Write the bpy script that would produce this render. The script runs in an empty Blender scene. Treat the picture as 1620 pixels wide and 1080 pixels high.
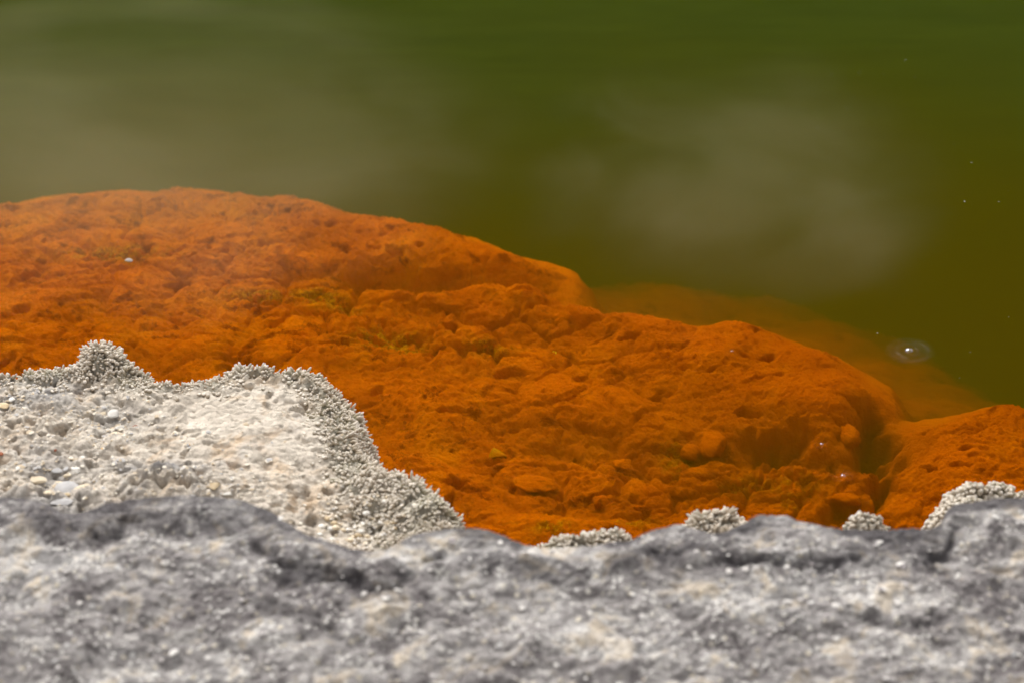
import bpy, math, numpy as np
from mathutils import Vector
R = math.radians
S = bpy.context.scene
COL = S.collection

# ------------------------------------------------------------------ camera
CAMY, CAMZ, PITCH, LENS = -4.24, 2.65, 32.0, 100.0
cam = bpy.data.cameras.new('camera'); co = bpy.data.objects.new('camera', cam); COL.objects.link(co)
co.location = (0, CAMY, CAMZ); co.rotation_euler = (R(90 - PITCH), 0, 0)
cam.lens = LENS; cam.sensor_width = 36; cam.clip_start = 0.05; cam.clip_end = 500
cam.dof.use_dof = True; cam.dof.focus_distance = 4.80; cam.dof.aperture_fstop = 2.7
S.camera = co
# ------------------------------------------------------------------ sky, sun, exposure
SUN_EL, SUN_AZ = 50.0, -22.0     # azimuth measured from +y towards +x
w = bpy.data.worlds.new('World'); S.world = w; w.use_nodes = True
wn = w.node_tree; bg = wn.nodes['Background']
sky = wn.nodes.new('ShaderNodeTexSky'); sky.sky_type = 'NISHITA'; sky.sun_disc = False
sky.sun_elevation = R(SUN_EL); sky.sun_rotation = R(SUN_AZ); sky.dust_density = 4.0; sky.air_density = 1.0
hs = wn.nodes.new('ShaderNodeHueSaturation'); hs.inputs['Saturation'].default_value = 0.03
wn.links.new(sky.outputs[0], hs.inputs['Color']); wn.links.new(hs.outputs[0], bg.inputs[0])
bg.inputs[1].default_value = 0.14
sl = bpy.data.lights.new('sun', 'SUN'); sl.energy = 1.3; sl.angle = R(38); sl.color = (1, .94, .85)
so = bpy.data.objects.new('sun', sl); COL.objects.link(so)
d = Vector((math.sin(R(SUN_AZ)) * math.cos(R(SUN_EL)), math.cos(R(SUN_AZ)) * math.cos(R(SUN_EL)), math.sin(R(SUN_EL))))
so.rotation_euler = d.to_track_quat('Z', 'Y').to_euler()
S.view_settings.view_transform = 'Standard'; S.view_settings.look = 'None'
S.view_settings.exposure = 0.7; S.view_settings.gamma = 1
S.render.engine = 'CYCLES'
S.cycles.use_denoising = True; S.cycles.volume_bounces = 2; S.cycles.max_bounces = 10
S.cycles.transmission_bounces = 8; S.cycles.transparent_max_bounces = 12; S.cycles.sample_clamp_indirect = 4

# ------------------------------------------------------------------ pixel plane <-> world
K = 36.0 / LENS / 1620
CP, SP = math.cos(R(PITCH)), math.sin(R(PITCH))
def at(px, py, z=0.0):
    a = (np.asarray(px, float) - 810) * K; b = -(np.asarray(py, float) - 540) * K
    dx = a; dy = CP + b * SP; dz = -SP + b * CP
    t = (z - CAMZ) / dz
    return np.stack([dx * t, CAMY + dy * t, np.zeros_like(t) + z], -1)
def pix(x, y, z=0.0):
    ry = y - CAMY; rz = z - CAMZ
    f = ry * CP - rz * SP; u = ry * SP + rz * CP
    return 810 + x / f / K, 540 - u / f / K

# ------------------------------------------------------------------ noise (numpy)
def _h(ix, iy, s):
    n = (ix.astype(np.int64) * 374761393 + iy.astype(np.int64) * 668265263 + s * 1442695041) & 0xffffffff
    n = ((n ^ (n >> 13)) * 1274126177) & 0xffffffff
    n = ((n ^ (n >> 16)) * 2246822519) & 0xffffffff
    return ((n ^ (n >> 15)) & 0xffffff) / float(0xffffff)
def noise(x, y, s=0):
    ix = np.floor(x); iy = np.floor(y); fx = x - ix; fy = y - iy
    ux = fx * fx * fx * (fx * (fx * 6 - 15) + 10); uy = fy * fy * fy * (fy * (fy * 6 - 15) + 10)
    def g(i, j):
        a = _h(ix + i, iy + j, s) * 6.2831853
        return np.cos(a) * (fx - i) + np.sin(a) * (fy - j)
    return 1.5 * ((g(0, 0) * (1 - ux) + g(1, 0) * ux) * (1 - uy) + (g(0, 1) * (1 - ux) + g(1, 1) * ux) * uy)
def fbm(x, y, o=4, s=0, p=.5):
    r = 0; a = 1; t = 0
    for k in range(o):
        r = r + a * noise(x * 2**k + 17.3 * k, y * 2**k - 9.1 * k, s + k); t += a; a *= p
    return r / t
def ridged(x, y, o=4, s=0):
    r = 0; a = 1; t = 0
    for k in range(o):
        r = r + a * (1 - 2 * np.abs(noise(x * 2**k + 7.7 * k, y * 2**k + 3.3 * k, s + k))); t += a; a *= .5
    return r / t
def voro(x, y, s=0, j=.95):
    ix = np.floor(x); iy = np.floor(y)
    f1 = np.full(x.shape, 9.); f2 = np.full(x.shape, 9.); cid = np.zeros(x.shape)
    for i in (-1, 0, 1):
        for k in (-1, 0, 1):
            cx = ix + i; cy = iy + k
            dx = cx + .5 + j * (_h(cx, cy, s) - .5) - x; dy = cy + .5 + j * (_h(cx, cy, s + 77) - .5) - y
            dd = np.sqrt(dx * dx + dy * dy)
            m = dd < f1
            f2 = np.where(m, f1, np.minimum(f2, dd)); cid = np.where(m, _h(cx, cy, s + 5), cid); f1 = np.where(m, dd, f1)
    return f1, f2, cid
def sst(a, b, x):
    t = np.clip((x - a) / (b - a), 0, 1); return t * t * (3 - 2 * t)
def sdf(poly, X, Y):
    """signed distance, positive inside"""
    P = np.asarray(poly); best = np.full(X.shape, 1e9); ins = np.zeros(X.shape, bool)
    for a, b in zip(P, np.roll(P, -1, 0)):
        ex, ey = b - a; wx = X - a[0]; wy = Y - a[1]
        t = np.clip((wx * ex + wy * ey) / (ex * ex + ey * ey + 1e-12), 0, 1)
        best = np.minimum(best, (wx - ex * t)**2 + (wy - ey * t)**2)
        c = ((a[1] > Y) != (b[1] > Y)) & (X < (b[0] - a[0]) * (Y - a[1]) / (b[1] - a[1] + 1e-12) + a[0])
        ins ^= c
    dd = np.sqrt(best)
    return np.where(ins, dd, -dd)
def pp(pts, z=0.0):
    return [tuple(at(u, v, z)[:2]) for u, v in pts]
def smoothline(pts, n=6):
    """Catmull-Rom through the points"""
    P = np.asarray(pts, float); out = []
    for i in range(len(P) - 1):
        p0 = P[max(i - 1, 0)]; p1 = P[i]; p2 = P[i + 1]; p3 = P[min(i + 2, len(P) - 1)]
        for k in range(n):
            t = k / n
            out.append(.5 * (2 * p1 + (p2 - p0) * t + (2 * p0 - 5 * p1 + 4 * p2 - p3) * t * t + (3 * p1 - p0 - 3 * p2 + p3) * t**3))
    out.append(P[-1]); return out

# ------------------------------------------------------------------ mesh building
def mesh_from(name, V, F, mat, smooth=True, attrs=None):
    me = bpy.data.meshes.new(name); V = np.asarray(V, np.float32); F = np.asarray(F, np.int32)
    k = F.shape[1]
    me.vertices.add(len(V)); me.vertices.foreach_set('co', V.ravel())
    me.loops.add(F.size); me.loops.foreach_set('vertex_index', F.ravel())
    me.polygons.add(len(F)); me.polygons.foreach_set('loop_start', np.arange(0, F.size, k, dtype=np.int32))
    me.polygons.foreach_set('use_smooth', np.full(len(F), smooth))
    for n, a in (attrs or {}).items():
        at_ = me.attributes.new(n, 'FLOAT', 'POINT'); at_.data.foreach_set('value', np.asarray(a, np.float32).ravel())
    me.update(calc_edges=True); me.validate()
    me.materials.append(mat)
    o = bpy.data.objects.new(name, me); COL.objects.link(o); return o
def tag(o, label=None, cat=None, group=None, kind=None):
    if label: o['label'] = label
    if cat: o['category'] = cat
    if group: o['group'] = group
    if kind: o['kind'] = kind
    return o
def axis(lo, hi, step, outer, growth=1.35):
    a = list(np.arange(lo, hi + step / 2, step)); s = step
    l = [lo]; h = [a[-1]]; 
    while l[-1] > outer[0]: s *= growth; l.append(max(l[-1] - s, outer[0]))
    s = step
    while h[-1] < outer[1]: s *= growth; h.append(min(h[-1] + s, outer[1]))
    return np.array(l[:0:-1] + a + h[1:])
def gridmesh(name, xs, ys, Z, mat, attrs=None, skirt=None, dx=None, dy=None):
    X, Y = np.meshgrid(xs, ys); ny, nx = X.shape
    if dx is not None: X = X + dx; Y = Y + dy
    V = np.stack([X, Y, Z], -1).reshape(-1, 3)
    i = np.arange(ny * nx).reshape(ny, nx)
    F = np.stack([i[:-1, :-1], i[:-1, 1:], i[1:, 1:], i[1:, :-1]], -1).reshape(-1, 4)
    if skirt is not None:     # closed underside: rim ring down to a flat base
        rim = np.concatenate([i[0, :], i[1:, -1], i[-1, -2::-1], i[-2:0:-1, 0]])
        nb = len(V); B = V[rim].copy(); B[:, 2] = skirt
        V = np.concatenate([V, B, [[B[:, 0].mean(), B[:, 1].mean(), skirt]]])
        m = len(rim); k = np.arange(m); k2 = (k + 1) % m
        F = np.concatenate([F, np.stack([rim[k], nb + k, nb + k2, rim[k2]], -1)])
        for a in (attrs or {}): attrs[a] = np.concatenate([np.ravel(attrs[a]), np.zeros(m + 1)])
    return mesh_from(name, V, F, mat, True, attrs)
def lookup(xs, ys, Z, x, y):
    i = np.clip(np.searchsorted(xs, x) - 1, 0, len(xs) - 2); j = np.clip(np.searchsorted(ys, y) - 1, 0, len(ys) - 2)
    tx = np.clip((x - xs[i]) / (xs[i + 1] - xs[i]), 0, 1); ty = np.clip((y - ys[j]) / (ys[j + 1] - ys[j]), 0, 1)
    return (Z[j, i] * (1 - tx) + Z[j, i + 1] * tx) * (1 - ty) + (Z[j + 1, i] * (1 - tx) + Z[j + 1, i + 1] * tx) * ty

# ------------------------------------------------------------------ materials
class M:
    def __init__(s, name, rough=.9, spec=.2):
        s.m = bpy.data.materials.new(name); s.m.use_nodes = True; s.t = s.m.node_tree; s.b = s.t.nodes['Principled BSDF']
        s.b.inputs['Roughness'].default_value = rough; s.b.inputs['Specular IOR Level'].default_value = spec
        s.geo = s.t.nodes.new('ShaderNodeNewGeometry'); s.pos = s.geo.outputs['Position']
    def n(s, typ, ins=None, **kw):
        x = s.t.nodes.new(typ)
        for k, v in kw.items(): setattr(x, k, v)
        for k, v in (ins or {}).items():
            if hasattr(v, 'is_output'): s.t.links.new(v, x.inputs[k])
            else: x.inputs[k].default_value = v
        return x
    def noise(s, scale, detail=5, rough=.6, vec=None, dist=0.0):
        return s.n('ShaderNodeTexNoise', {'Vector': vec or s.pos, 'Scale': scale, 'Detail': detail, 'Roughness': rough, 'Distortion': dist}).outputs['Fac']
    def voro(s, scale, feature='F1', out='Distance', vec=None):
        return s.n('ShaderNodeTexVoronoi', {'Vector': vec or s.pos, 'Scale': scale}, feature=feature).outputs[out]
    def ramp(s, fac, stops, interp='LINEAR'):
        r = s.n('ShaderNodeValToRGB', {'Fac': fac}); e = r.color_ramp; e.interpolation = interp
        while len(e.elements) < len(stops): e.elements.new(.5)
        for el, (p, c) in zip(e.elements, stops):
            el.position = p; el.color = (*c, 1) if hasattr(c, '__len__') else (c, c, c, 1)
        return r.outputs['Color']
    def mix(s, fac, a, b, mode='MIX'):
        x = s.n('ShaderNodeMix', data_type='RGBA', blend_type=mode)
        for k, v in ((0, fac), (6, a), (7, b)):
            if hasattr(v, 'is_output'): s.t.links.new(v, x.inputs[k])
            else: x.inputs[k].default_value = (*v, 1) if hasattr(v, '__len__') else v
        return x.outputs[2]
    def math(s, op, a, b=0.0, c=0.0):
        return s.n('ShaderNodeMath', {0: a, 1: b, 2: c}, operation=op).outputs[0]
    def attr(s, name): return s.n('ShaderNodeAttribute', attribute_name=name).outputs['Fac']
    def color(s, c): s.t.links.new(c, s.b.inputs['Base Color'])
    def bump(s, h, dist, strength=1.0):
        o = s.n('ShaderNodeBump', {'Height': h, 'Distance': dist, 'Strength': strength}).outputs[0]
        s.t.links.new(o, s.b.inputs['Normal']); return o

# orange microbial mat
mo = M('orange_mat', .9, .02)
c = mo.ramp(mo.noise(9, 6, .65), [(.3, (.60, .135, .0005)), (.5, (.78, .205, .0005)), (.7, (.85, .28, .001))])
c = mo.mix(mo.ramp(mo.noise(60, 5, .7), [(.50, .0), (.68, .55)]), c, (.46, .115, .001))
c = mo.mix(mo.ramp(mo.noise(300, 3, .7), [(.35, .0), (.8, .35)]), c, (.78, .33, .02))
grit = mo.ramp(mo.voro(240, out='Color'), [(.2, (.36, .14, .006)), (.55, (.54, .24, .012)), (.9, (.74, .42, .05))])
c = mo.mix(mo.ramp(mo.noise(3.4, 4, .55), [(.36, .4), (.46, .0)]), c, (.52, .115, .001))
c = mo.mix(mo.ramp(mo.noise(20, 5, .65, dist=.6), [(.57, .0), (.66, .75)]), c, (.24, .042, .001))
yel = mo.math('MULTIPLY', mo.attr('grit'), mo.ramp(mo.noise(55, 4, .7), [(.42, .0), (.52, 1.)]))
c = mo.mix(yel, c, grit)
c = mo.mix(mo.ramp(mo.math('MULTIPLY_ADD', mo.noise(5, 3), .5, mo.n('ShaderNodeSeparateXYZ', {0: mo.pos}).outputs[0]), [(.15, .0), (.65, .60)]), c, (.44, .105, .001))
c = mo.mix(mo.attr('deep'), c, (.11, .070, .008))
mo.color(c)
h = mo.math('ADD', mo.math('MULTIPLY', mo.noise(260, 5, .8), 1.2), mo.math('MULTIPLY', mo.noise(90, 4, .6), 1.6))
big = mo.noise(3.2, 3, .5)
mo.bump(h, .0055, 1.0)
MAT_ORANGE = mo.m

# pale sinter of the ledge
ms = M('pale_sinter', .85, .25)
c = ms.ramp(ms.noise(16, 7, .65), [(.3, (.42, .365, .31)), (.42, (.58, .505, .42)), (.55, (.68, .60, .505)), (.7, (.76, .68, .575))])
c = ms.mix(ms.ramp(ms.noise(11, 5, .6, dist=1.0), [(.53, .0), (.66, .6)]), c, (.62, .42, .24))
c = ms.mix(ms.ramp(ms.noise(8, 5, .6, dist=.5), [(.58, .0), (.70, .4)]), c, (.42, .40, .39))
c = ms.mix(ms.ramp(ms.noise(55, 5, .75), [(.53, .0), (.66, .65)]), c, (.27, .23, .18))
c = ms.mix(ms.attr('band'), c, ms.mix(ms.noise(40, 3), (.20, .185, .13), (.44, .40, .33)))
c = ms.mix(ms.attr('greyed'), c, ms.mix(ms.ramp(ms.noise(30, 4), [(.4, 0.), (.6, 1.)]), (.26, .25, .25), (.48, .45, .42)))
ms.color(c)
ms.bump(ms.math('ADD', ms.noise(130, 6, .75), ms.math('MULTIPLY', ms.voro(90), -.8)), .0060, .9)
MAT_SINTER = ms.m

# spicules
mp = M('spicule_crust', .7, .3)
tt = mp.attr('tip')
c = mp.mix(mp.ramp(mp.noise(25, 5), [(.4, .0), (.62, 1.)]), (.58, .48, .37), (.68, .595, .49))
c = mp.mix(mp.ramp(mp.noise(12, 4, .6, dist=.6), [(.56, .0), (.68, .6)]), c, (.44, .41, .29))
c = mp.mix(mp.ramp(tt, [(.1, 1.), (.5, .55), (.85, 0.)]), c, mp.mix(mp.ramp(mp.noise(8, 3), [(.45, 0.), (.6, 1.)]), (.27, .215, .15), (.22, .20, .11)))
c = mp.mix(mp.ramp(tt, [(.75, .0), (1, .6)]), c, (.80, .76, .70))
mp.color(c); mp.bump(mp.noise(500, 4, .7), .0015, .8)
MAT_SPIC = mp.m

# near grey rock
mg = M('grey_rock', .8, .3)
c = mg.ramp(mg.noise(14, 7, .70, dist=.7), [(.32, (.055, .047, .047)), (.42, (.19, .172, .168)), (.51, (.37, .345, .335)), (.62, (.60, .57, .54))])
sp1 = mg.ramp(mg.voro(75), [(.18, 1.), (.38, .0)]); pick = mg.ramp(mg.noise(45, 3), [(.45, .0), (.52, .9)])
sp2 = mg.math('MULTIPLY', mg.ramp(mg.voro(120), [(.22, 1.), (.42, .0)]), mg.ramp(mg.noise(26, 4, .7), [(.50, .0), (.56, 1.)]))
c = mg.mix(sp2, c, (.86, .83, .78))
c = mg.mix(mg.math('MULTIPLY', sp1, pick), c, mg.ramp(mg.voro(75, out='Color'), [(.2, (.62, .59, .56)), (.6, (.68, .60, .45)), (.9, (.8, .79, .78))]))
c = mg.mix(mg.ramp(mg.noise(14, 5, .6, dist=1.), [(.56, .0), (.64, .55)]), c, (.62, .49, .33))
c = mg.mix(mg.ramp(mg.noise(140, 4, .75), [(.52, .0), (.75, .45)]), c, (.14, .125, .125))
big = mg.noise(1.0, 4, .6, vec=mg.n('ShaderNodeMapping', {'Vector': mg.pos, 'Scale': (3.5, 10, 4)}).outputs[0], dist=.8)
c = mg.mix(mg.ramp(big, [(.40, .45), (.52, .0)]), c, (.13, .112, .115))
c = mg.mix(mg.ramp(big, [(.56, .0), (.70, .35)]), c, (.60, .585, .575))
c = mg.mix(mg.attr('stain_shade'), c, (.055, .048, .052))  # near-black where the rim is stained and crevice shade is painted in
mg.color(c)
mg.bump(mg.math('ADD', mg.noise(70, 6, .7), mg.math('MULTIPLY', mg.voro(75), -.6)), .012, .8)
MAT_GREY = mg.m

def stone_mat(name, c1, c2, scale=40, rough=.8):
    m = M(name, rough, .3)
    oi = m.n('ShaderNodeObjectInfo').outputs['Random']
    c = m.mix(m.ramp(m.noise(scale, 5, .65), [(.35, 0.), (.65, 1.)]), c1, c2)
    m.color(m.n('ShaderNodeHueSaturation', {'Color': c, 'Value': m.math('MULTIPLY_ADD', oi, .35, .82)}).outputs[0])
    m.bump(m.noise(260, 5, .7), .002, .6); return m.m
ST = dict(grey=stone_mat('grey_pebble', (.36, .35, .35), (.48, .46, .45)),
          cream=stone_mat('cream_pebble', (.66, .54, .38), (.72, .62, .47)),
          white=stone_mat('white_pebble', (.66, .62, .56), (.76, .73, .68)),
          ochre=stone_mat('ochre_pebble', (.46, .34, .20), (.58, .46, .30)),
          rust=stone_mat('rust_pebble', (.30, .10, .05), (.22, .07, .03)),
          slate=stone_mat('dull_stone', (.30, .24, .20), (.42, .36, .31)),
          yellow=stone_mat('olive_yellow_stone', (.34, .16, .008), (.46, .15, .005)))

# ------------------------------------------------------------------ pool bed with the orange shelf
shelf_px = [(-500, 420), (-200, 350), (-60, 322), (0, 314), (60, 304), (110, 295), (150, 300), (190, 288), (240, 292), (290, 286), (340, 290), (380, 296), (430, 298), (480, 303),
            (560, 320), (640, 340), (690, 345), (745, 352), (800, 378), (850, 388), (890, 402), (906, 430), (900, 462), (950, 472), (1000, 480),
            (1060, 502), (1110, 514), (1150, 507), (1200, 508), (1240, 523), (1300, 548), (1350, 570), (1395, 598), (1412, 630), (1395, 660), (1380, 690), (1400, 705),
            (1412, 680), (1440, 660), (1475, 646), (1530, 640), (1570, 632), (1620, 640), (1700, 655), (1900, 690), (2400, 760), (2600, 1300), (-600, 1300)]
shelf_px = [(u, v - 26 * (1 - min(max((u - 450) / 350, 0), 1)) if v < 600 else v) for u, v in shelf_px]
shelf_px = [(u, v - 17 * min(max((u - 900) / 150, 0), 1) if v < 700 else v) for u, v in shelf_px]
shelf_poly = pp(shelf_px, -.03)
mid_px = [(600, 520), (850, 350), (960, 265), (1120, 255), (1290, 275), (1430, 320), (1550, 380), (1640, 450), (1720, 520), (1790, 600), (1800, 700), (1300, 900), (900, 800)]
mid_poly = pp(mid_px, -.13)
xs = axis(-1.12, 1.12, .0022, (-14, 14), 1.5); ys = axis(-.85, .72, .0022, (-14, 14), 1.5)
X, Y = np.meshgrid(xs, ys)
U, Vv = pix(X, Y, -.03)
cx = np.linspace(-3, 3, 301); cy = np.linspace(-2.5, 3, 276); CX, CY = np.meshgrid(cx, cy)
D1c = sdf(shelf_poly, CX, CY); D2c = sdf(mid_poly, CX, CY)
wob = .018 * fbm(X * 9, Y * 9, 4, 3) + .006 * fbm(X * 50, Y * 50, 3, 8)
D1 = lookup(cx, cy, D1c, X, Y) + wob
D2 = lookup(cx, cy, D2c, X, Y) + 2 * wob
def g(u, v, ru, rv, ang=0, p=2):
    a = R(ang); du = U - u; dv = Vv - v
    q = ((du * math.cos(a) + dv * math.sin(a)) / ru)**2 + ((-du * math.sin(a) + dv * math.cos(a)) / rv)**2
    return np.exp(-np.clip(q**(p / 2), 0, 40))
Hb = np.full(X.shape, -.050)
Hb += .040 * g(200, 430, 460, 100, 3) + .026 * g(560, 350, 330, 32, 9) + .016 * g(760, 385, 140, 26, 14)
Hb -= .070 * g(700, 436, 150, 16, 2) + .045 * g(620, 428, 120, 14)
Hb += .045 * g(800, 455, 90, 14, 8) + .032 * g(930, 495, 110, 15, 14)
Hb += .030 * g(90, 545, 180, 36) + .026 * g(420, 550, 200, 32, 4) - .02 * g(250, 500, 200, 16)
Hb -= .030 * g(540, 472, 90, 20, 8) + .022 * g(620, 538, 120, 14, 6) + .02 * g(860, 525, 200, 26, 8)
Hb += .042 * g(660, 630, 130, 45, 25) + .024 * g(900, 615, 160, 36, 15)
Hb += .070 * g(1200, 570, 195, 62, 14, 3.4) + .02 * g(1090, 535, 120, 20)
Hb -= .030 * g(900, 690, 160, 26, 12) + .030 * g(1120, 735, 150, 46, 8) + .040 * g(1270, 706, 130, 22, 6, 3)
uu_, vv_ = U, Vv; U = U + 34 * fbm(X * 16, Y * 16, 3, 35); Vv = Vv + 18 * fbm(X * 16, Y * 16, 3, 36)
CAVE = .10 * g(1382, 662, 26, 36, -6, 3) + .07 * g(1408, 735, 14, 50, 20, 3) + .04 * g(1330, 796, 50, 12, -12) + .085 * g(1232, 676, 40, 11, -6, 2)
U, Vv = uu_, vv_
Hb -= CAVE * (1 + .5 * fbm(X * 30, Y * 30, 3, 37))
Hb += .085 * g(1575, 725, 105, 80, -52, 2.6) + .04 * g(1500, 795, 90, 22, -10)
Hb += .028 * g(700, 765, 120, 36, 25) + .030 * g(880, 836, 160, 24)
inner = sst(-.01, .06, D1)
def dome_(f, k=1.25): return np.sqrt(np.clip(1 - (f * k)**2, 0, 1))
wx = X + .024 * fbm(X * 12, Y * 12, 3, 21, .38); wy = Y + .024 * fbm(X * 12, Y * 12, 3, 31, .38)
f1, f2, cid = voro(wx * 10, wy * 15, 4); e1 = .35 + .65 * sst(0, .20, f2 - f1)
f1b, f2b, cidb = voro(wx * 24, wy * 34, 9); e2 = .3 + .7 * sst(0, .25, f2b - f1b)
f1c, f2c, _ = voro(wx * 62, wy * 80, 15); e3 = sst(0, .35, f2c - f1c)
f1d, f2d, _ = voro(X * 160 + .5 * fbm(X * 90, Y * 90, 2, 16), Y * 180, 16)
debris = sst(.2, .8, g(1080, 745, 330, 75, 3, 3) + g(600, 500, 250, 60, 10) + .7 * g(900, 540, 200, 50, 8) + .6 * g(120, 410, 260, 50))
q_ = -(Hb + .019) / .012; Hb = -.019 - .012 * np.logaddexp(0, q_)
mod = .45 + .9 * sst(-.3, .4, fbm(X * 4, Y * 5, 3, 47))
smooth_ = 1 - .72 * g(540, 345, 420, 40, 8, 3) - .66 * g(1190, 585, 210, 70, 14, 3) - .60 * g(680, 640, 190, 62, 30, 3) - .45 * g(1560, 710, 130, 80, -20, 3)
Hb += inner * smooth_ * ((.012 + .015 * debris) * (dome_(f1, .95) * e1 - .6 + .5 * (cid - .5)))
Hb += inner * smooth_ * mod * ((.003 + .007 * debris) * (dome_(f1b, 1.05) * e2 - .5 + .4 * (cidb - .5)))
Hb += inner * (.4 + .6 * smooth_) * mod * (.0016 + .0018 * debris) * (dome_(f1c, 1.1) * e3 - .5)
Hb += inner * .020 * fbm(X * 7, Y * 10, 4, 41, .42)
# stepped scales: short sawtooth steps across the slope, broken by noise
def scales(fr, s0, amp):
    ph = Y * fr + .05 * fr * fbm(X * 7, Y * 7, 3, s0, .4) + .008 * fr * fbm(X * 34, Y * 26, 2, s0 + 2) + X * fr * .18
    saw = ph - np.floor(ph); row = np.floor(ph)
    cutp = sst(-.05, .2, noise(X * 24 + row * 7.31, row * 3.17, s0 + 3))
    return amp * cutp * (np.minimum(1 - saw, saw * 6) - .45)
scale_m = sst(.0, .35, fbm(X * 5, Y * 7, 3, 61) + .8 * g(680, 630, 190, 60, 25) + .7 * g(300, 480, 350, 60) + .4 * g(1540, 730, 90, 90) - .15 * debris)
Hb += inner * scale_m * (scales(44, 51, .010) + scales(105, 57, .0045))
# pits
pit = sst(.30, .50, fbm(wx * 14, wy * 26, 3, 81)); Hb -= inner * pit * .026 * (.3 + .7 * smooth_)
pit = sst(.36, .52, fbm(wx * 48, wy * 70, 2, 83)); Hb -= inner * pit * .005
Hb += inner * (1 + .6 * (1 - smooth_)) * (-(f1d - .45) * .0054 + .0028 * fbm(X * 170, Y * 170, 3, 91))
# rounding at the lip and the drop beyond it
out = np.clip(-D1, 0, None)
Hb -= .034 * (1 - sst(-.01, .09, D1))
drop = .24 * sst(-.02, .17, out) + .35 * sst(.02, .5, out) + .9 * sst(.3, 1.8, out) + 1.2 * sst(1, 5, out)
mid = sst(-.45, .25, D2)
drop = drop * (1 - mid) + mid * (.11 * sst(0, .12, out) + .15 * sst(.05, .60, out))
Hb -= drop
Hb += sst(0, .05, out) * .03 * fbm(X * 7, Y * 9, 4, 33)
# banks of the pool far outside the picture
rr = np.sqrt(X**2 + (Y - 2)**2); Hb = np.where(rr > 7, Hb + 3.2 * sst(7.5, 11, rr), Hb)
q_ = -(Hb + .007) / .006; Hb = np.where(rr < 3, -.003 - .006 * np.logaddexp(0, q_), Hb)
DYB = -.10 * np.clip(g(1225, 655, 90, 36, 0, 3) + g(1372, 632, 50, 40, 0, 3), 0, 1) * sst(-.12, -.035, Hb)
yb = (g(1075, 702, 26, 20) + g(1180, 745, 40, 12) + g(1265, 750, 55, 14) + g(1255, 775, 30, 8) + g(505, 465, 28, 14) + g(600, 535, 50, 14) + g(870, 840, 30, 8)
      + g(640, 545, 30, 10) + g(1000, 815, 40, 8) + .8 * g(530, 480, 40, 12) + .7 * g(420, 470, 60, 10) + .7 * g(780, 545, 40, 10) + .7 * g(1240, 820, 50, 8) + .6 * g(180, 405, 90, 12))
grit_a = np.clip(yb * 1.4, 0, 1) * sst(.25, .5, .5 + fbm(X * 40, Y * 40, 3, 19) + .3)
gridmesh('pool_bed', xs, ys, Hb, MAT_ORANGE, {'grit': grit_a, 'deep': sst(0, .05, out) * (1 - sst(-.10, .45, D2)) * .95}, dy=DYB)
tag(bpy.data.objects['pool_bed'], kind='structure')
def bedz(x, y): return float(lookup(xs, ys, Hb, np.array([x]), np.array([y]))[0])
BXS, BYS = xs, ys

# ------------------------------------------------------------------ water (a closed body)
mw = bpy.data.materials.new('pool_water'); mw.use_nodes = True; t = mw.node_tree
for n_ in list(t.nodes): t.nodes.remove(n_)
def N(typ, ins=None, **kw):
    x = t.nodes.new(typ)
    for k, v in kw.items(): setattr(x, k, v)
    for k, v in (ins or {}).items():
        if hasattr(v, 'is_output'): t.links.new(v, x.inputs[k])
        else: x.inputs[k].default_value = v
    return x
outn = N('ShaderNodeOutputMaterial'); geo = N('ShaderNodeNewGeometry')
mp_ = N('ShaderNodeMapping', {'Vector': geo.outputs['Position'], 'Rotation': (0, 0, R(4)), 'Scale': (9, 34, 1)})
n1 = N('ShaderNodeTexNoise', {'Vector': mp_.outputs[0], 'Scale': 1.0, 'Detail': 4, 'Roughness': .55})
hsum = N('ShaderNodeMath', {0: n1.outputs['Fac'], 1: .5}, operation='MULTIPLY').outputs[0]
ENV = []
RINGS = [(1440, 555, .034, 1.0), (1334, 752, .017, .35), (1300, 703, .010, .2), (1158, 555, .008, .2)]
for (u, v, r0, am) in RINGS:
    p = at(u, v)
    dist = N('ShaderNodeVectorMath', {0: geo.outputs['Position'], 1: (float(p[0]), float(p[1]), 0.0)}, operation='DISTANCE').outputs['Value']
    s1 = N('ShaderNodeMath', {0: N('ShaderNodeMath', {0: dist, 1: 2 * math.pi / (r0 * .55)}, operation='MULTIPLY').outputs[0]}, operation='COSINE').outputs[0]
    env = N('ShaderNodeMapRange', {'Value': dist, 'From Min': r0 * .9, 'From Max': r0 * 1.45, 'To Min': am * 1.0, 'To Max': 0.0}, interpolation_type='SMOOTHSTEP').outputs[0]
    ENV.append(env)
    hsum = N('ShaderNodeMath', {0: s1, 1: env, 2: hsum}, operation='MULTIPLY_ADD').outputs[0]
bmp = N('ShaderNodeBump', {'Height': hsum, 'Distance': .0007, 'Strength': 1.0})
glm = .018
for e_ in ENV: glm = N('ShaderNodeMath', {0: e_, 1: .08, 2: glm}, operation='MULTIPLY_ADD').outputs[0]
fr = N('ShaderNodeFresnel', {'IOR': 1.33, 'Normal': bmp.outputs[0]})
frm = N('ShaderNodeMath', {0: fr.outputs[0], 1: glm}, operation='MULTIPLY')
sx = N('ShaderNodeSeparateXYZ', {0: geo.outputs['Position']})
n2 = N('ShaderNodeTexNoise', {'Vector': geo.outputs['Position'], 'Scale': 1.6, 'Detail': 4, 'Roughness': .5})
yy = N('ShaderNodeMath', {0: n2.outputs['Fac'], 1: .9, 2: sx.outputs['Y']}, operation='MULTIPLY_ADD')
fy_ = N('ShaderNodeMapRange', {'Value': yy.outputs[0], 'From Min': .60, 'From Max': 2.0}, interpolation_type='SMOOTHSTEP')
mp2 = N('ShaderNodeMapping', {'Vector': geo.outputs['Position'], 'Rotation': (0, 0, R(-9)), 'Scale': (2.2, 9, 1)})
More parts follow.
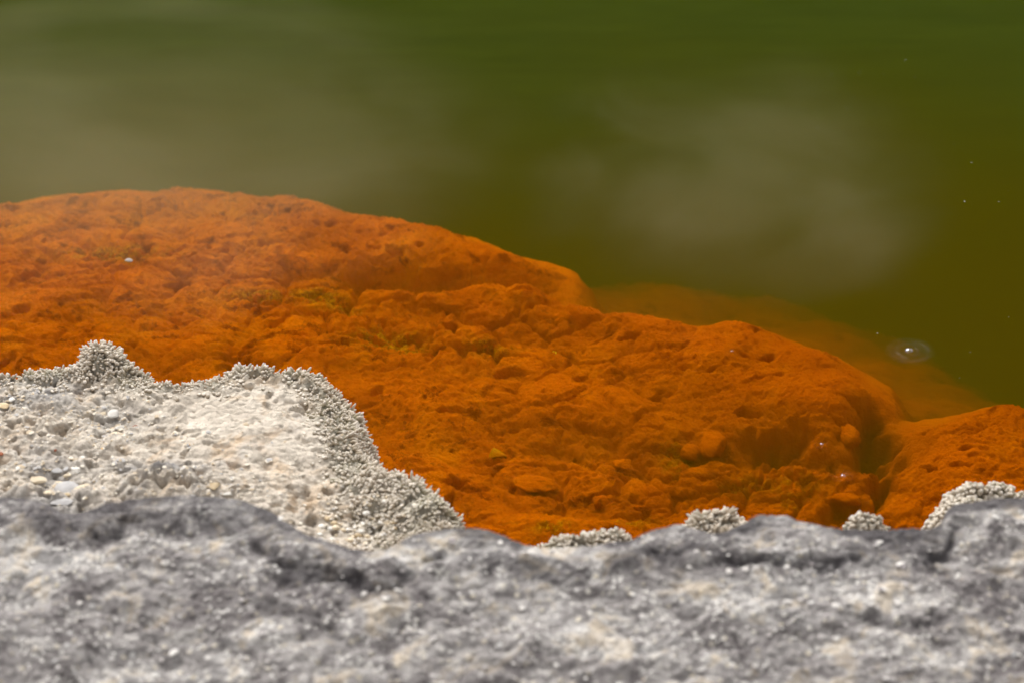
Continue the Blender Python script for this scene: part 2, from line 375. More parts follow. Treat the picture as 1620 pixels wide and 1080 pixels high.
n3 = N('ShaderNodeTexNoise', {'Vector': mp2.outputs[0], 'Scale': 1.0, 'Detail': 7, 'Roughness': .68})
strk = N('ShaderNodeMapRange', {'Value': n3.outputs['Fac'], 'From Min': .32, 'From Max': .68, 'To Min': .84, 'To Max': 1.0})
tint = N('ShaderNodeMix', {0: fy_.outputs[0], 6: (.97, .85, .05, 1), 7: (.80, .96, 1, 1)}, data_type='RGBA')
tn = N('ShaderNodeMix', {0: fy_.outputs[0], 6: (1, 1, 1, 1), 7: strk.outputs[0]}, data_type='RGBA')
tm = N('ShaderNodeMix', {0: 1.0, 6: tint.outputs[2], 7: tn.outputs[2]}, data_type='RGBA', blend_type='MULTIPLY')
rf = N('ShaderNodeBsdfTransparent', {'Color': tm.outputs[2]})
gl = N('ShaderNodeBsdfGlossy', {'Color': (1, 1, 1, 1), 'Roughness': .06, 'Normal': bmp.outputs[0]})
mx = N('ShaderNodeMixShader', {0: frm.outputs[0], 1: rf.outputs[0], 2: gl.outputs[0]})
t.links.new(mx.outputs[0], outn.inputs['Surface'])
vs = N('ShaderNodeVolumeScatter', {'Color': (.200, .212, .020, 1), 'Density': 1.6, 'Anisotropy': .1})
va = N('ShaderNodeVolumeAbsorption', {'Color': (.50, .45, .0, 1), 'Density': 2.8})
ad = N('ShaderNodeAddShader', {0: vs.outputs[0], 1: va.outputs[0]})
t.links.new(ad.outputs[0], outn.inputs['Volume'])
def box_mesh(name, lo, hi, mat):
    V = [(x, y, z) for z in (lo[2], hi[2]) for y in (lo[1], hi[1]) for x in (lo[0], hi[0])]
    F = [(0, 2, 3, 1), (4, 5, 7, 6), (0, 1, 5, 4), (2, 6, 7, 3), (0, 4, 6, 2), (1, 3, 7, 5)]
    return mesh_from(name, V, F, mat, False)
water = box_mesh('water', (-9.5, -7, -3.4), (9.5, 11, 0), mw); tag(water, kind='structure')

# ------------------------------------------------------------------ pale ledge
ZL = .12
ledge_px = [(-900, 600), (-300, 590), (-60, 588), (0, 586), (60, 580), (110, 572), (160, 568), (215, 574), (235, 592), (270, 596), (330, 590), (370, 580), (440, 580), (490, 580), (520, 594), (545, 612),
            (556, 640), (568, 670), (572, 700), (600, 728), (650, 758), (690, 784), (715, 806), (735, 845), (770, 900), (825, 890), (850, 862), (900, 850), (1000, 836), (1012, 880), (1050, 890), (1068, 822), (1125, 810), (1198, 826),
            (1240, 880), (1318, 880), (1338, 822), (1400, 820), (1414, 880), (1445, 880), (1475, 806), (1520, 772), (1570, 766), (1620, 772), (1800, 770), (2400, 780), (2600, 1400), (-1000, 1400)]
ledge_poly = pp(ledge_px, ZL)
lx = axis(-1.0, 1.0, .0024, (-2.6, 2.6), 1.5); ly = axis(-1.0, -.16, .0022, (-1.75, -.1), 1.5)
X, Y = np.meshgrid(lx, ly); U, Vv = pix(X, Y, ZL)
DLc = sdf(ledge_poly, CX, CY); 
DL0 = sdf(ledge_poly, X[::3, ::3], Y[::3, ::3])
DL = lookup(lx[::3], ly[::3], DL0, X, Y)
DL = DL + .010 * fbm(X * 16, Y * 16, 3, 5) + .004 * fbm(X * 60, Y * 60, 2, 6)
def ledge_relief(X, Y):
    wx = X + .012 * fbm(X * 22, Y * 22, 3, 121); wy = Y + .012 * fbm(X * 22, Y * 22, 3, 131)
    a1, _, c1 = voro(wx * 26, wy * 30, 104); a2, _, c2 = voro(wx * 75, wy * 80, 109); a3, _, _ = voro(wx * 160, wy * 170, 112)
    return a1, a2, a3
a1, a2, a3 = ledge_relief(X, Y)
smooth_top = np.clip(g(380, 680, 150, 70, 8, 3), 0, 1)
rugged = 1 - .75 * smooth_top
Lz = ZL + .022 * fbm(X * 4.5, Y * 5, 4, 101) + rugged * (.012 * (np.clip(1 - a1 * 1.2, 0, 1)**.6 - .5) + .0075 * (np.clip(1 - a2 * 1.15, 0, 1)**.7 - .4) + .003 * (.5 - a3)) + .006 * fbm(X * 30, Y * 45, 4, 111)
Lz -= .012 * sst(.28, .5, fbm(X * 24 + 3, Y * 28, 3, 141)) * rugged
Lz += .050 * g(166, 572, 38, 20, 4, 2.5) + .012 * g(480, 590, 60, 16) + .012 * g(375, 590, 50, 12) - .010 * g(280, 600, 60, 16)
Lz += .030 * g(255, 768, 66, 22, -6, 2.4) * (1 + .9 * fbm(X * 38, Y * 50, 3, 181)) + .022 * g(165, 800, 60, 10, 22) - .020 * g(100, 765, 55, 26, 0, 3) - .012 * g(180, 670, 40, 14) + .02 * g(60, 790, 40, 10, -5) - .018 * g(560, 835, 60, 22)
Lz += .02 * g(1130, 822, 50, 14) + .02 * g(1530, 790, 60, 20) + .045 * g(1370, 838, 40, 20, 0, 3) + .028 * g(925, 855, 95, 20, 3, 3)
Lz += .02 * g(670, 800, 60, 40, 35)
edge_r = np.where(X > -.35, .06, .035)
Lz -= .030 * (1 - sst(0, .055, DL))**2
Lz -= np.clip(-DL, 0, None) * 2.6
k1, k2, _ = voro(X * 42 + .4 * fbm(X * 30, Y * 30, 2, 171), Y * 46, 172)
bz = (1 - sst(.03, .08, DL)) + sst(480, 620, U) * sst(660, 770, Vv)
Lz += np.clip(bz, 0, 1) * (DL > -.03) * .020 * (np.sqrt(np.clip(1 - k1**2 * 1.3, 0, 1)) - .75)
pit = sst(.27, .40, fbm(X * 34 + 3, Y * 44, 3, 173)) * (1 - .8 * smooth_top); Lz -= .016 * pit
Lz = np.maximum(Lz, -.42)
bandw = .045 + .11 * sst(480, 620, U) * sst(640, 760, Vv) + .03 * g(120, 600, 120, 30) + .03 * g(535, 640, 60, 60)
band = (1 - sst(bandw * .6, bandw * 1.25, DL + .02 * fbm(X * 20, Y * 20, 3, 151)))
greyed = np.clip(1.4 * g(250, 762, 78, 30, 0, 3) + .8 * g(60, 815, 120, 22) + .9 * g(40, 620, 130, 34) + .5 * g(170, 665, 60, 22) + .8 * g(90, 770, 70, 34) + .4 * g(60, 720, 100, 30), 0, 1)  # greyer colour over the rough lump, the hollows and the left side
led = gridmesh('sinter_ledge', lx, ly, Lz, MAT_SINTER, {'band': band * .8, 'greyed': greyed * sst(-.3, .05, fbm(X * 12, Y * 12, 4, 161))}, skirt=-.5)
tag(led, kind='structure')
def ledz(x, y): return float(lookup(lx, ly, Lz, np.array([x]), np.array([y]))[0])
# smooth copy for the directions of the needles
def blur(Z, n):
    for _ in range(n):
        Z = (np.roll(Z, 1, 0) + np.roll(Z, -1, 0) + np.roll(Z, 1, 1) + np.roll(Z, -1, 1) + Z) / 5
    return Z
Ls = blur(Lz.copy(), 6); Gy, Gx = np.gradient(Ls, ly, lx)
Gx = blur(Gx, 4); Gy = blur(Gy, 4)

# ------------------------------------------------------------------ needles (merged mesh)
def needles(name, P, D, L, Rr, rng, mat=MAT_SPIC):
    """P base points, D unit directions, L lengths, Rr radii"""
    nseg = 6; rings = np.array([[-.15, .85], [.15, 1.0], [.45, 1.02], [.7, .92], [.9, .62], [1.02, .2]])
    n = len(P)
    a = np.cross(D, np.array([.3, .5, .81])); a /= np.linalg.norm(a, axis=1, keepdims=True) + 1e-9; b = np.cross(D, a)
    bend = (rng.random((n, 2)) - .5) * .5
    V = np.zeros((n, len(rings), nseg, 3)); T = np.zeros((n, len(rings), nseg))
    for i, (h_, r_) in enumerate(rings):
        cen = P + D * (h_ * L)[:, None] + (a * bend[:, :1] + b * bend[:, 1:]) * (h_**2 * L)[:, None]
        for k in range(nseg):
            an = k / nseg * 2 * math.pi + i * .3
            jit = 1 + (rng.random(n) - .5) * .35
            V[:, i, k] = cen + (a * math.cos(an) + b * math.sin(an)) * (Rr * r_ * jit)[:, None]
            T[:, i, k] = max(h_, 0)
    nr = len(rings); fi = []
    for i in range(nr - 1):
        for k in range(nseg):
            k2 = (k + 1) % nseg; fi.append([i * nseg + k, i * nseg + k2, (i + 1) * nseg + k2, (i + 1) * nseg + k])
    for k in (0, 2):
        base = (nr - 1) * nseg; fi.append([base + k, base + k + 1, base + k + 2, base + (k + 3) % nseg] if k == 0 else [base + 3, base + 4, base + 5, base + 0])
    fi = np.array(fi[:-2] + [[(nr - 1) * nseg + j for j in (0, 1, 2, 3)], [(nr - 1) * nseg + j for j in (0, 3, 4, 5)]])
    F = (fi[None] + (np.arange(n) * nr * nseg)[:, None, None]).reshape(-1, 4)
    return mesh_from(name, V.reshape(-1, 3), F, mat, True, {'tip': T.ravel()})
def sample_band(rng, n, lo, hi, dens):
    x = rng.uniform(lo[0], hi[0], n); y = rng.uniform(lo[1], hi[1], n)
    return x, y
def grow(name, rng, step, x0, x1, y0, y1, mask, length, rad, up=.6, sink=.002):
    gx, gy = np.meshgrid(np.arange(x0, x1, step), np.arange(y0, y1, step))
    gx = gx.ravel() + rng.uniform(-.55, .55, gx.size) * step; gy = gy.ravel() + rng.uniform(-.55, .55, gy.size) * step
    dl = lookup(lx, ly, DL, gx, gy); u, v = pix(gx, gy, ZL)
    m = mask(gx, gy, dl, u, v); keep = rng.random(gx.size) < m
    gx, gy, dl, u, v = gx[keep], gy[keep], dl[keep], u[keep], v[keep]
    z = lookup(lx, ly, Lz, gx, gy); sx = lookup(lx, ly, Gx, gx, gy); sy = lookup(lx, ly, Gy, gx, gy)
    D = np.stack([-sx * 1.0, -sy * 1.0, np.full(len(gx), up)], -1) 
    nl = np.linalg.norm(D[:, :2], axis=1, keepdims=True); D[:, :2] *= np.minimum(1, 1.1 / np.maximum(nl, 1e-6))
    cl = np.stack([fbm(gx * 26, gy * 26, 2, 201), fbm(gx * 26, gy * 26, 2, 211)], -1); D[:, :2] += cl * .8
    D += rng.normal(0, .08, D.shape); D /= np.linalg.norm(D, axis=1, keepdims=True)
    cn = fbm(gx * 48, gy * 48, 3, 221)
    L = length(gx, gy, dl, u, v) * (.55 + .75 * np.clip(cn * 1.6 + .3, 0, 1)) * rng.uniform(.75, 1.2, len(gx))
    rr_ = rad * rng.uniform(.75, 1.25, len(gx)) * (.85 + .4 * np.clip(L / .014, 0, 1))
    return needles(name, np.stack([gx, gy, z - sink], -1), D, L, rr_, rng)
rng = np.random.default_rng(7)
def knob(u, v): return np.exp(-(((u - 168) / 52)**2 + ((v - 577) / 26)**2)**1.5) > .35
def bw(u, v):
    return .040 + .10 * sst(480, 620, u) * sst(660, 770, v) + .02 * np.exp(-(((u - 120) / 120)**2 + ((v - 600) / 30)**2)) + .03 * np.exp(-(((u - 535) / 60)**2 + ((v - 640) / 60)**2))
def m_edge(x, y, dl, u, v):
    b = bw(u, v) * (1 + .5 * fbm(x * 20, y * 20, 3, 151)); m = (dl > -.035) * (1 - sst(b * .85, b * 1.2, dl))
    return m * (u < 760) * (~knob(u, v)) * (.45 + .55 * (fbm(x * 55, y * 55, 2, 261) > -.12))
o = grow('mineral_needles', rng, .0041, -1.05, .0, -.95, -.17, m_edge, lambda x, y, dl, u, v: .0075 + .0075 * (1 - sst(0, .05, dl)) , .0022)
tag(o, 'grey white carpet of tiny mineral needles along the broken rim of the pale ledge', 'mineral crust', kind='stuff')
# short knobs between the needles and the bare top
def m_knob(x, y, dl, u, v):
    b = bw(u, v); m = sst(b * .7, b * 1.0, dl) * (1 - sst(b * 1.2, b * 2.2, dl)) * .55
    m = np.maximum(m, (1 - sst(.6, 1., ((u - 620) / 130)**2 + ((v - 790) / 60)**2)) * .6)
    return m * (u < 760) * (fbm(x * 30, y * 30, 3, 251) > -.12)
o = grow('mineral_knobs', rng, .0058, -1.05, .0, -1.0, -.3, m_knob, lambda x, y, dl, u, v: np.full(len(x), .0060), .0034, up=1.0)
tag(o, 'stubby cream mineral knobs behind the needle rim of the pale ledge', 'mineral crust', kind='stuff')
def crust(name, label, x0u, x1u, test, step=.0043, ln=.012, rad=.0024, dmax=.06):
    a = at(x0u, 850, ZL); b_ = at(x1u, 850, ZL)
    def mk(x, y, dl, u, v): return ((u > x0u) & (u < x1u) & (dl > -.04) & (dl < dmax) & test(u, v)) * 1.0
    o = grow(name, rng, step, a[0] * 1.1 - .05, b_[0] * 1.1 + .05, -1.0, -.17, mk, lambda x, y, dl, u, v: np.full(len(x), ln), rad)
    me = o.data; c_ = np.zeros(len(me.vertices) * 3, np.float32); me.vertices.foreach_get('co', c_); c_ = c_.reshape(-1, 3)
    ce = c_.mean(0); ce[2] = c_[:, 2].min(); me.vertices.foreach_set('co', (c_ - ce).ravel()); o.location = ce
    return tag(o, label, 'mineral crust', 'spiky mineral crusts along the water edge')
T_ = lambda u, v: u > -1e9
crust('mineral_crust', 'rounded knob of dense pale needles standing highest on the left ledge rim', 90, 255, knob, .0040, .0135, dmax=.12)
crust('mineral_crust', 'low row of white needle tips behind the middle of the grey rock', 846, 1004, T_)
crust('mineral_crust', 'white spiky tuft between two dark humps of the grey rock', 1072, 1194, T_, ln=.015)
crust('mineral_crust', 'small isolated rounded white crust left of the large right corner crust', 1338, 1402, T_, ln=.008, rad=.0032)
crust('mineral_crust', 'large bubbly white crust at the right edge above the black hollow', 1450, 1900, T_, ln=.009, rad=.0036)

# ------------------------------------------------------------------ near grey rock
crest = np.array(smoothline([(-700, 800), (-200, 790), (0, 786), (60, 792), (110, 812), (190, 792), (300, 783), (400, 796), (470, 836), (540, 862), (600, 872), (650, 848), (700, 838), (760, 836), (830, 860), (862, 868),
                  (930, 862), (1000, 852), (1040, 836), (1080, 830), (1130, 842), (1165, 832), (1200, 816), (1240, 816), (1300, 832), (1380, 838), (1440, 836), (1482, 832), (1502, 804), (1540, 793), (1620, 786), (1800, 780), (2400, 790)], 8))
ZC = .30
cw = at(crest[:, 0], crest[:, 1], ZC); cxw, cyw = cw[:, 0], cw[:, 1]
fx = axis(-.92, .92, .0026, (-4, 4), 1.5); fy = axis(-1.40, -.78, .0024, (-7, -.66), 1.5)
X, Y = np.meshgrid(fx, fy)
yc = np.interp(X, cxw, cyw); tc = yc - Y + .006 * fbm(X * 40, Y * 10, 3, 301)
U, Vv = pix(X, Y, ZC)
wx = X + .02 * fbm(X * 15, Y * 15, 3, 311); wy = Y + .02 * fbm(X * 15, Y * 15, 3, 321)
b1, _, _ = voro(wx * 13, wy * 22, 304); b2, _, _ = voro(wx * 38, wy * 50, 309); b3, _, _ = voro(wx * 95, wy * 110, 312)
front = sst(.0, .04, tc)
Fz = ZC - .10 * np.clip(tc, 0, 1.2) - .18 * np.clip(tc, 0, None)**2 * (tc < 1)
Fz = np.where(tc > 1.2, ZC - .12 - .18, Fz); Fz = np.maximum(Fz, ZC - .32)
tw = tc + .040 * fbm(X * 7, Y * 7, 3, 345) + .030 * fbm(X * 28, Y * 28, 4, 346, .6)
Fz += front * (.018 * fbm(X * 5, Y * 11, 3, 331) + .007 * (np.clip(1 - b1 * 1.2, 0, 1)**.6 - .5))
Fz += (.35 + .65 * front) * (.006 * (np.clip(1 - b2 * 1.2, 0, 1)**.7 - .4) + .004 * (.5 - b3)) + front * (.006 * (ridged(wx * 10, wy * 26, 4, 341) - .2) + .007 * fbm(X * 26, Y * 38, 5, 347, .6))
# lips and crevices under the crest, breaking up along the rock
gt = .070 + .035 * fbm(X * 4, Y * 0 + 1, 3, 351)
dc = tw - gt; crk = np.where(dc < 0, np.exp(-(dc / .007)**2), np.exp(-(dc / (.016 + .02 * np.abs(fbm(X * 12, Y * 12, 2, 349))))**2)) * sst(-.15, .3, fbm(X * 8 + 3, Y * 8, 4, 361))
g2 = .17 + .06 * fbm(X * 3 + 7, Y * 0 + 4, 3, 371); dc = tw - g2; crk2 = np.where(dc < 0, np.exp(-(dc / .006)**2), np.exp(-(dc / .018)**2)) * sst(.0, .3, fbm(X * 5 + 13, Y * 3, 3, 381))
Fz -= .011 * crk + .006 * crk2
Fz -= np.clip(-tc, 0, None) * 1.9 + np.clip(-tc - .01, 0, None)**2 * 12
Fz -= .012 * (1 - sst(-.0, .03, np.abs(tc)))*0
Fz = np.maximum(Fz, -.2)
stain_shade_a = np.clip(.75 * (1 - sst(.0, .045, tw)) * sst(-.25, .15, fbm(X * 7 + 2, Y * 5, 3, 395)) + .80 * np.exp(-((tw - .055) / .035)**2) * sst(-.15, .2, fbm(X * 6 + 9, Y * 9, 4, 393)) + .95 * g(1560, 800, 80, 14, -3, 3) * (tc < .05) + crk * .8 + crk2 * .5 + .95 * (1 - sst(.004, .026, tw)) * sst(-.1, .2, fbm(X * 6, X * 0, 2, 391) + .25 * (X > .3)), 0, 1)  # black crest stain, plus crevice and hollow shade put into the colour
rock = gridmesh('ground', fx, fy, Fz, MAT_GREY, {'stain_shade': stain_shade_a * .85}, skirt=-.6); tag(rock, kind='structure')

# ------------------------------------------------------------------ stones
def stone(name, u, v, w_px, h_px, thick, mat, label, cat, z, seed, group=None, angular=0.0, rot=0.0, surf=None, tilt=0.0, sub=4):
    """w_px, h_px: apparent size; h is foreshortened, so depth = h / sin(view)"""
    r_ = np.random.default_rng(seed)
    p = at(u, v, z); sc = math.dist((float(p[0]), float(p[1]), z), (0, CAMY, CAMZ)) * K
    wx_ = w_px * sc / 2; dy_ = max(h_px * sc / 2 / .6 * .85, .002); th = thick * sc / 2
    import bmesh
    bm = bmesh.new(); bmesh.ops.create_icosphere(bm, subdivisions=sub, radius=1)
    Vt = np.array([q.co[:] for q in bm.verts]); Fc = np.array([[q.index for q in f.verts] for f in bm.faces]); bm.free()
    nrm = Vt.copy()
    if angular:
        for k in range(14):
            nn = r_.normal(0, 1, 3); nn[2] *= .6; nn /= np.linalg.norm(nn); dd = Vt @ nn; lim = r_.uniform(.42, .72)
            Vt -= np.clip(dd - lim, 0, None)[:, None] * nn * angular
    ns = fbm(nrm[:, 0] * 2 + nrm[:, 2] + seed, nrm[:, 1] * 2 - nrm[:, 2], 3, seed)
    Vt *= (1 + (.30 if mat is MAT_ORANGE else .18 if not angular else .08) * ns)[:, None]
    ns = fbm(nrm[:, 0] * 7 + nrm[:, 2] * 3 + seed, nrm[:, 1] * 7 - nrm[:, 2] * 3, 3, seed + 3); Vt *= (1 + (.13 if mat is MAT_ORANGE else .05) * ns)[:, None]
    Vt *= (wx_, dy_, th)
    a = R(rot); Vt = Vt @ np.array([[math.cos(a), math.sin(a), 0], [-math.sin(a), math.cos(a), 0], [0, 0, 1]])
    a = R(tilt); Vt = Vt @ np.array([[1, 0, 0], [0, math.cos(a), math.sin(a)], [0, -math.sin(a), math.cos(a)]])
    o = mesh_from(name, Vt, Fc, mat, angular < .75, {'grit': np.zeros(len(Vt)), 'deep': np.zeros(len(Vt))})
    base = surf(float(p[0]), float(p[1])) if surf else z
    o.location = (float(p[0]), float(p[1]), base + th * .45)
    tag(o, label, cat, group)
    return o
G1 = 'loose stones lying on the pale ledge'
PEB = [(61, 760, 38, 18, 9, 'cream', 'tan triangular flat chip left of the grey oval pebble', 1.0, 8),
       (107, 776, 38, 24, 24, 'grey', 'largest grey oval pebble in the hollow at the left of the ledge', 0, -15),
       (88, 744, 21, 12, 9, 'grey', 'small blue grey stone left of the white angular stone', .8, 10),
       (104, 741, 11, 9, 7, 'grey', 'tiny dark grey stone touching the white angular stone', .5, 0),
       (121, 743, 19, 18, 12, 'white', 'white angular block above the grey oval pebble', 1.0, 20),
       (95, 758, 26, 9, 8, 'cream', 'long cream sliver between tan chip and grey oval pebble', .9, -6),
       (137, 767, 18, 11, 8, 'cream', 'cream chip right of the grey oval pebble', 1., 24),
       (96, 806, 38, 18, 10, 'grey', 'flat grey stone lowest in the hollow against the dark rock', .9, 5),
       (130, 723, 12, 6, 5, 'white', 'tiny white chip above the white angular block', .6, 0),
       (106, 751, 18, 7, 6, 'cream', 'thin cream splinter just under the tiny dark grey stone', .8, 12),
       (108, 791, 16, 8, 7, 'ochre', 'ochre stone tucked under the grey oval pebble', .6, 0),
       (127, 781, 20, 10, 8, 'cream', 'tan sliver leaning right of the grey oval pebble', .8, 35),
       (30, 751, 10, 8, 6, 'white', 'small white chip left of the tan triangular chip', .9, 0),
       (78, 800, 14, 10, 7, 'cream', 'cream chip left of the flat grey stone in the hollow', .9, 50),
       (60, 620, 34, 19, 7, 'white', 'pale flat slab lying just below the needle rim at left', 1., 12),
       (145, 660, 28, 14, 8, 'cream', 'cream flat stone left in the upper hollow of the ledge', 1., 12),
       (181, 658, 24, 17, 14, 'white', 'pale blunt stone right in the upper hollow of the ledge', .7, -12),
       (164, 655, 12, 8, 6, 'cream', 'small cream chip between the two upper hollow stones', .8, 30),
       (183, 688, 24, 9, 6, 'cream', 'thin cream flake below the red chip', 1., 8),
       (214, 675, 13, 6, 5, 'rust', 'dark red chip in the upper hollow of the ledge', .8, 0),
       (190, 672, 20, 9, 7, 'white', 'pale stone just left of the dark red chip', .6, 0),
       (340, 780, 24, 18, 12, 'ochre', 'tan pointed stone on the ledge at the centre edge of the grey rock', 1., 20),
       (361, 787, 22, 8, 7, 'white', 'white chip right beside the tan pointed stone', .9, 16),
       (8, 650, 20, 12, 9, 'ochre', 'ochre stone cut by the left frame edge', .6, 0),
       (20, 641, 16, 9, 8, 'white', 'white stone touching the ochre stone at the left frame edge', .6, 0),
       (2, 724, 9, 8, 6, 'rust', 'bright rust chip at the left frame edge', .6, 0),
       (87, 713, 8, 6, 5, 'rust', 'tiny rust red chip on smooth crust above the hollow', .6, 0),
       (412, 828, 24, 22, 16, 'ochre', 'brown ochre stone at the dark rock edge left of the gravel', .6, 0)]
for k, (u, v, w_, h_, th, mt, lab, ang, rot) in enumerate(PEB):
    stone('pebble', u, v, w_ * 1.1, h_ * 1.15, th * .65, ST[mt], lab, 'pebble', ZL - .005, 300 + k, G1, ang, rot, ledz, r'' == 'x', 3)
# gravel pocket
cent = [(540, 822), (600, 845), (560, 850), (625, 828), (520, 845), (585, 812)]
rg = np.random.default_rng(44)
for k in range(60):
    c0 = cent[k % 6]; u = c0[0] + rg.normal(0, 18); v = c0[1] + rg.normal(0, 10); s_ = rg.uniform(7, 14)
    stone('pebble', u, v, s_, s_ * .6, s_ * .55, ST[['cream', 'white', 'ochre', 'cream', 'white'][k % 5]], 'small %s %s pebble in the gravel pocket between the needle slope and the grey rock' % (['cream', 'white', 'ochre', 'cream', 'white'][k % 5], 'angular' if k % 2 else 'rounded'), 'pebble', ZL - .01, 500 + k, 'pebbles of the gravel pocket', .7 * (k % 2), rg.uniform(-40, 40), ledz, 0, 2)

# loose chips too many to count
def chips(name, label, n, pts, size, seed, mat, zr=ZL, zf=ledz):
    rg_ = np.random.default_rng(seed); base = np.array([[1, 0, 0], [-1, 0, 0], [0, 1, 0], [0, -1, 0], [0, 0, 1], [0, 0, -1], [.6, .6, .5], [-.6, .6, .5], [.6, -.6, .5], [-.6, -.6, .5]], float)
    tri = np.array([[4, 6, 8], [4, 8, 9], [4, 9, 7], [4, 7, 6], [0, 8, 6], [2, 6, 7], [1, 7, 9], [3, 9, 8], [5, 6, 0], [5, 2, 6], [5, 7, 2], [5, 1, 7], [5, 9, 1], [5, 3, 9], [5, 8, 3], [5, 0, 8], [0, 6, 8], [2, 7, 6]][:16])
    Vs = []; Fs = []
    for k in range(n):
        pu, pv, ru, rv = pts[rg_.integers(len(pts))]; p = at(rg_.normal(pu, ru), rg_.normal(pv, rv), zr)
        a = rg_.uniform(0, 6.28); s_ = size * rg_.lognormal(0, .45); V = base * (1 + rg_.normal(0, .15, base.shape)) * (s_, s_ * rg_.uniform(.5, 1), s_ * rg_.uniform(.25, .6))
        V = V @ np.array([[math.cos(a), math.sin(a), 0], [-math.sin(a), math.cos(a), 0], [0, 0, 1]]); V += (p[0], p[1], zf(float(p[0]), float(p[1])) + s_ * .15)
        Fs.append(tri + len(Vs) * 10); Vs.append(V)
    return tag(mesh_from(name, np.concatenate(Vs), np.concatenate(Fs), mat, False), label, 'gravel', kind='stuff')
mc = M('chip_gravel', .85, .2); c = mc.ramp(mc.voro(140, out='Color'), [(.1, (.52, .42, .30)), (.4, (.70, .63, .53)), (.6, (.45, .43, .42)), (.8, (.76, .70, .60)), (.95, (.62, .38, .16))], 'CONSTANT'); mc.color(c); mc.bump(mc.noise(300, 3), .002, .6)
chips('gravel', 'tiny cream and grey chips strewn over the pale ledge', 1500, [(100, 765, 45, 24), (170, 668, 40, 20), (560, 838, 60, 22), (600, 815, 60, 22), (30, 650, 50, 18), (60, 700, 90, 40), (330, 780, 60, 18), (250, 700, 160, 50)], .0022, 77, mc.m)
def rockz(x, y): return float(lookup(fx, fy, Fz, np.array([x]), np.array([y]))[0])
mk = M('pale_grit', .9, .1); c = mk.ramp(mk.voro(90, out='Color'), [(.1, (.42, .39, .38)), (.4, (.60, .57, .54)), (.6, (.26, .235, .235)), (.75, (.76, .73, .69)), (.93, (.60, .47, .30))], 'CONSTANT'); mk.color(c)
chips('gravel', 'pale gritty grains crusted over the near grey rock', 900, [(u_, v_, 70, 30) for u_ in range(-20, 1700, 80) for v_ in (880, 950, 1020, 1080)],   .0027, 78, mk.m, ZC, rockz)
G2 = 'orange coated stones on the submerged shelf'
OR = [(785, 711, 40, 28, 22, 'yellow', 'olive yellow blunt stone left of the orange flat stones', .8, 0),
      (806, 725, 60, 18, 12, None, 'thin layered orange slab leaning right of the olive yellow stone', .9, 12),
      (841, 757, 80, 36, 20, None, 'large oval flat orange slab in the middle of the shelf hollow', .3, 2),
      (985, 724, 40, 22, 18, None, 'wedge shaped orange stone over a dark gap', 1., 0),
      (1012, 788, 74, 34, 30, None, 'big orange boulder nearest the middle of the grey rock', .8, 0),
      (948, 788, 34, 24, 20, None, 'squat orange lump left of the big orange boulder', .7, 0),
      (915, 778, 30, 22, 18, None, 'leftmost small orange lump beside the squat orange lump', .9, 40),
      (1093, 690, 32, 24, 22, None, 'small round orange ball of a stone beside the yellow grit patch', 0, 0),
      (1128, 684, 60, 44, 30, None, 'broad rounded orange stone right of the small round one', .3, 0),
      (1100, 722, 60, 24, 20, None, 'long dull orange stone below the yellow grit patch', .3, 5),
      (1345, 668, 34, 34, 30, None, 'dark rounded stone at the mouth of the black underwater gap', 0, 0),
      (1215, 720, 66, 22, 16, None, 'flat orange stone above the long yellow grit streak', .5, 8),
      (1340, 775, 60, 26, 20, None, 'orange stone low in the channel beside the right hand mound', .5, -5)]
for k, (u, v, w_, h_, th, mt, lab, ang, rot) in enumerate(OR):
    stone('stone', u, v, w_, h_, th, ST[mt] if mt else MAT_ORANGE, lab, 'stone', -.03, 700 + k, G2, ang, rot, bedz, 0, 4)
stone('stone', 878, 543, 9, 11, 10, ST['white'], 'tiny pale bare chip alone on the orange mat', 'stone', -.03, 820, None, .8, 0, bedz, 0, 3)
for k, (u, v, lab) in enumerate([(204, 413, 'grey white bare stone poking from the far left orange mat')]):
    stone('stone', u, v, 20, 9, 5, ST['slate'], lab, 'stone', -.001, 830 + k, None, .6, 0, None, 0, 3)

# ------------------------------------------------------------------ bubbles
mb = bpy.data.materials.new('bubble_film'); mb.use_nodes = True; t = mb.node_tree
for n_ in list(t.nodes): t.nodes.remove(n_)
outn = N('ShaderNodeOutputMaterial'); lw = N('ShaderNodeLayerWeight', {'Blend': .55})
tr = N('ShaderNodeBsdfTransparent', {'Color': (.96, .98, .97, 1)}); gl = N('ShaderNodeBsdfGlossy', {'Color': (1, 1, 1, 1), 'Roughness': .2})
mm = N('ShaderNodeMath', {0: lw.outputs['Facing'], 1: .45, 2: .04}, operation='MULTIPLY_ADD')
mx = N('ShaderNodeMixShader', {0: mm.outputs[0], 1: tr.outputs[0], 2: gl.outputs[0]}); t.links.new(mx.outputs[0], outn.inputs['Surface'])
def dome(r, n=14, m=6):
    V = []; F = []
    for i in range(m):
        a = i / m * math.pi / 2
        for k in range(n):
            b = k / n * 2 * math.pi; V.append((r * math.cos(a) * math.cos(b), r * math.cos(a) * math.sin(b), r * .7 * math.sin(a)))
    for i in range(m - 1):
        for k in range(n):
            F.append((i * n + k, i * n + (k + 1) % n, (i + 1) * n + (k + 1) % n, (i + 1) * n + k))
    return V, F
def bubble(u, v, r, label, group=None):
    V, F = dome(r); o = mesh_from('bubble', V, F, mb, True); p = at(u, v); o.location = (float(p[0]), float(p[1]), .0006)
    return tag(o, label, 'bubble', group)
bubble(1438, 556, .0078, 'largest gas bubble with a clear ripple ring on the green water')
bubble(1334, 753, .0045, 'gas bubble with a small ring over the orange hollow')
bubble(1300, 703, .0035, 'small bubble floating below the big orange mound')
bubble(1158, 556, .0028, 'tiny bubble over the crest of the big orange mound')
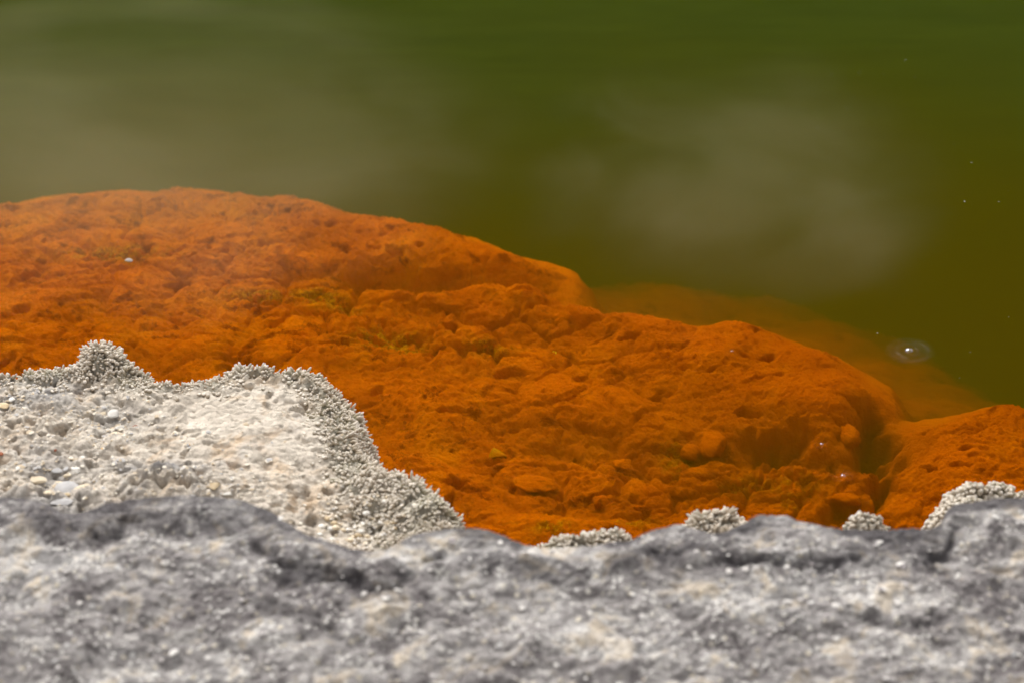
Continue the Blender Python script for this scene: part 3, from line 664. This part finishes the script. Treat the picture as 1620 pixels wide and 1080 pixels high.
for (u, v) in [(1432, 97), (1508, 228), (1516, 147), (1380, 221), (1360, 116), (1400, 117), (1448, 122), (1349, 155), (1341, 172), (1316, 120), (1292, 203), (1362, 172), (1554, 75), (1528, 28), (1586, 82), (1595, 303), (1580, 320), (1537, 257),
               (1388, 528), (1535, 557), (1518, 598), (1526, 320), (1596, 502), (1388, 80), (1500, 12), (1478, 300)]:
    bubble(u, v, rg.uniform(.0008, .0018), 'speck sized foam bubble adrift on the green water', 'foam specks adrift on the green water')

# ------------------------------------------------------------------ steam
def steam(name, label, u, v, zc, rad, dens, seed, rotz=0.0):
    m = bpy.data.materials.new('steam'); m.use_nodes = True; global t; t = m.node_tree
    for n_ in list(t.nodes): t.nodes.remove(n_)
    o_ = N('ShaderNodeOutputMaterial'); tc_ = N('ShaderNodeTexCoord')
    ln = N('ShaderNodeVectorMath', {0: tc_.outputs['Object']}, operation='LENGTH')
    nz = N('ShaderNodeTexNoise', {'Vector': tc_.outputs['Object'], 'Scale': 1.5, 'Detail': 5, 'Roughness': .6, 'Distortion': 1.2, }, noise_dimensions='4D'); nz.inputs['W'].default_value = seed
    a = N('ShaderNodeMath', {0: nz.outputs['Fac'], 1: 2.4, 2: -1.2}, operation='MULTIPLY_ADD')
    b = N('ShaderNodeMath', {0: ln.outputs['Value'], 1: a.outputs[0]}, operation='ADD')
    mr = N('ShaderNodeMapRange', {'Value': b.outputs[0], 'From Min': .15, 'From Max': .95, 'To Min': dens, 'To Max': 0.0}, interpolation_type='SMOOTHSTEP')
    ed = N('ShaderNodeMapRange', {'Value': ln.outputs['Value'], 'From Min': .7, 'From Max': 1.0, 'To Min': 1.0, 'To Max': 0.0}, interpolation_type='SMOOTHSTEP')
    mu = N('ShaderNodeMath', {0: mr.outputs[0], 1: ed.outputs[0]}, operation='MULTIPLY')
    pv = N('ShaderNodeVolumeScatter', {'Color': (.84, .75, .50, 1), 'Density': mu.outputs[0], 'Anisotropy': .1})
    t.links.new(pv.outputs[0], o_.inputs['Volume'])
    import bmesh
    bm = bmesh.new(); bmesh.ops.create_icosphere(bm, subdivisions=4, radius=1)
    me = bpy.data.meshes.new(name); bm.to_mesh(me); bm.free(); me.materials.append(m)
    o = bpy.data.objects.new(name, me); COL.objects.link(o); p = at(u, v, zc); o.location = (float(p[0]), float(p[1]), zc); o.scale = rad; o.rotation_euler = (0, 0, R(rotz))
    return tag(o, label, 'steam', kind='stuff')
steam('steam', 'broad pale steam veil drifting over the far left of the pool', 130, 225, .22, (.95, .62, .30), .29, 3.1)
steam('steam', 'small grey steam puff rising from the middle right of the pool', 1160, 300, .18, (.46, .44, .26), .24, 5.7)
